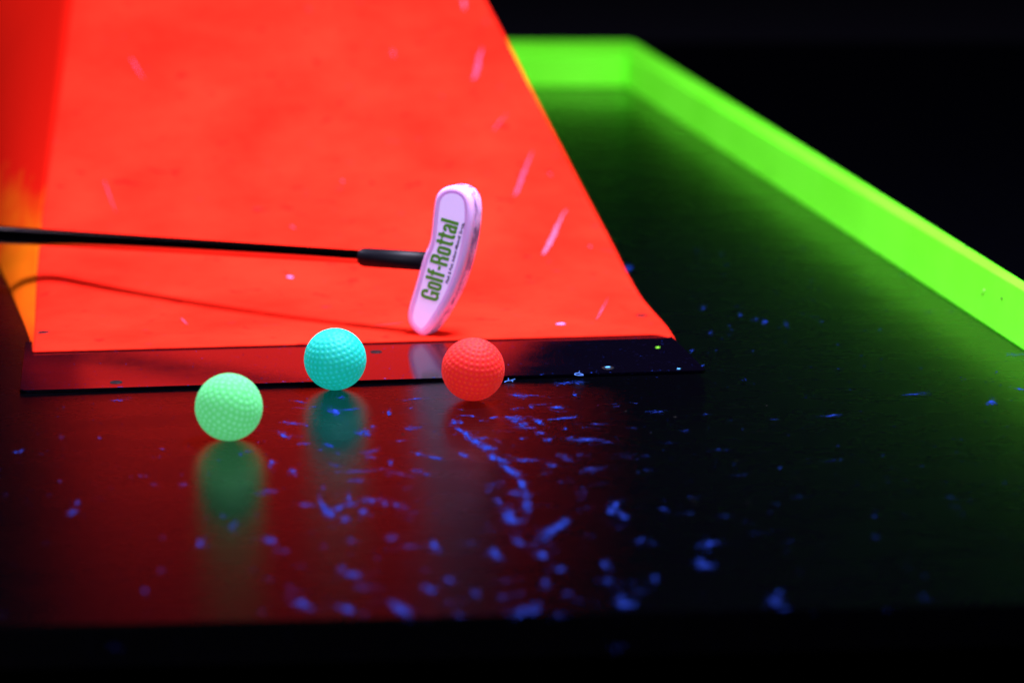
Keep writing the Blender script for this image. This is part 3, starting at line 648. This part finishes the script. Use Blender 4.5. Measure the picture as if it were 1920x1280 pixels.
# lettering
def rrect(x, y, w, h, r, n=5):
    P = []
    for cx, cy, a0 in ((x + w - r, y + r, -90), (x + w - r, y + h - r, 0), (x + r, y + h - r, 90), (x + r, y + r, 180)):
        for k in range(n + 1): a = math.radians(a0 + 90 * k / n); P.append((cx + r * math.cos(a), cy + r * math.sin(a)))
    return P
GL = {
 'G': (78, [[(78, 66), (78, 0), (62, 0), (58, 9), (50, 2), (38, -1), (22, 0), (8, 9), (1, 24), (0, 36), (0, 96), (3, 112), (12, 125), (26, 131), (52, 131), (66, 125), (75, 113), (78, 98), (78, 84), (50, 84), (50, 102), (47, 108), (39, 110), (31, 108), (28, 102), (28, 28), (31, 22), (39, 20), (47, 22), (50, 28), (50, 46), (40, 46), (40, 66)]]),
 'o': (66, [rrect(0, -1, 66, 102, 24), rrect(27, 18, 12, 64, 5.5)]),
 'l': (28, [[(0, 0), (28, 0), (28, 130), (0, 130)]]),
 'f': (50, [[(10, 0), (38, 0), (38, 80), (50, 80), (50, 98), (38, 98), (38, 107), (42, 111), (51, 111), (51, 130), (32, 130), (18, 126), (11, 117), (10, 106), (10, 98), (0, 98), (0, 80), (10, 80)]]),
 '-': (34, [[(0, 42), (34, 42), (34, 62), (0, 62)]]),
 'R': (78, [[(0, 0), (28, 0), (28, 56), (38, 56), (44, 52), (47, 44), (48, 0), (76, 0), (75, 44), (72, 58), (63, 66), (72, 74), (76, 86), (76, 106), (72, 120), (62, 128), (48, 130), (0, 130)], [(28, 76), (28, 111), (40, 111), (46, 108), (48, 102), (48, 86), (46, 79), (40, 76)]]),
 't': (48, [[(11, 24), (13, 10), (20, 2), (31, -1), (48, 0), (48, 18), (42, 18), (39, 23), (39, 80), (50, 80), (50, 98), (39, 98), (39, 122), (11, 122), (11, 98), (0, 98), (0, 80), (11, 80)]]),
 'a': (66, [[(39, 0), (66, 0), (66, 72), (63, 86), (55, 96), (42, 101), (24, 101), (11, 96), (4, 86), (2, 70), (28, 70), (29, 79), (34, 83), (39, 79), (39, 66), (24, 59), (8, 50), (1, 40), (0, 26), (2, 10), (9, 1), (20, -1), (31, 2), (39, 10)], [(39, 50), (39, 24), (36, 19), (31, 19), (28, 24), (28, 36), (31, 43)]]),
}
word = 'Golf-Rottal'; GAP = 7
total = sum(GL[ch][0] for ch in word) + GAP * (len(word) - 1)
base = Vector((9.0, 25.2)); bdir = Vector((24.20, 80.9)) - base; hv = Vector((-13.3, 2.55))
cu = bpy.data.curves.new('logo', 'CURVE'); cu.dimensions = '2D'; cu.fill_mode = 'BOTH'; cu.extrude = .00006
pen = 0
for ch in word:
    w, loops = GL[ch]
    for P in loops:
        sp = cu.splines.new('POLY'); sp.points.add(len(P) - 1); sp.use_cyclic_u = True
        for a, (px, py) in zip(sp.points, P):
            q = base + bdir * ((pen + px) / total) + hv * (py / 130)
            a.co = (q.x * mm, q.y * mm, 0, 1)
    pen += w + GAP
tmp = bpy.data.objects.new('tmp', cu); scene.collection.objects.link(tmp)
dg = bpy.context.evaluated_depsgraph_get(); me = bpy.data.meshes.new_from_object(tmp.evaluated_get(dg)); bpy.data.objects.remove(tmp)
me.materials.clear()
link('logo_lettering', me, M_letter, panel, loc=(0, 0, .00000))
tc = bpy.data.curves.new('tag', 'FONT'); tc.body = 'Pitch & Putt. Indoor-Minigolf. Events.'; tc.size = 1.0; tc.extrude = .01; tc.offset = .03; tc.space_character = 1.0
tmp = bpy.data.objects.new('tmp', tc); scene.collection.objects.link(tmp)
dg = bpy.context.evaluated_depsgraph_get(); me = bpy.data.meshes.new_from_object(tmp.evaluated_get(dg)); bpy.data.objects.remove(tmp)
me.materials.clear()
xs = [v.co.x for v in me.vertices]; x0, x1 = min(xs), max(xs)
b0 = Vector((16.7, 38.4)); bd = Vector((28.35, 80.9)) - b0; hh = Vector((-.965, .262)) * 3.35
for v in me.vertices:
    q = b0 + bd * ((v.co.x - x0) / (x1 - x0)) + hh * v.co.y
    v.co = Vector((q.x * mm, q.y * mm, .00003 if v.co.z > 0 else -.00006))
link('tagline_lettering', me, M_tag, panel, loc=(0, 0, -.00004))

# ferrule and shaft, in the putter's own frame: along -x
inv = Mx.inverted()
A = inv @ (Vector((-.0595, 1.9058, .0024)) + ex * -.0030 + ey * .0515 - en * .0085)
Bw = Vector((-.2995, 2.046, .0452))
B = inv @ Bw
dr = (B - A).normalized()
def lathe(name, prof, m_, o0, d, n=40, parent=None):
    zq = d.to_track_quat('Z', 'Y').to_matrix()
    V, F = [], []
    for (h, r_) in prof:
        for i in range(n):
            a = 2 * math.pi * i / n; V.append(o0 + zq @ Vector((r_ * math.cos(a), r_ * math.sin(a), h)))
    for j in range(len(prof) - 1):
        for i in range(n): F.append((j * n + i, j * n + (i + 1) % n, (j + 1) * n + (i + 1) % n, (j + 1) * n + i))
    F.append(tuple(range(n))); F.append(tuple((len(prof) - 1) * n + i for i in range(n)))
    o = link(name, py_mesh(name, V, F), m_, parent, smooth=True)
    for p_ in o.data.polygons:
        if len(p_.vertices) > 4: p_.use_smooth = False
    return o
lathe('ferrule', [(-.006, .0066), (.046, .0066), (.0505, .0065), (.0522, .0061), (.0534, .0052), (.0538, .0047)], M_ferrule, A, dr, parent=put)
lathe('shaft', [(.03 + .77 * k / 40, .0047 + .0044 * k / 40) for k in range(41)], M_shaft, A, dr, parent=put)
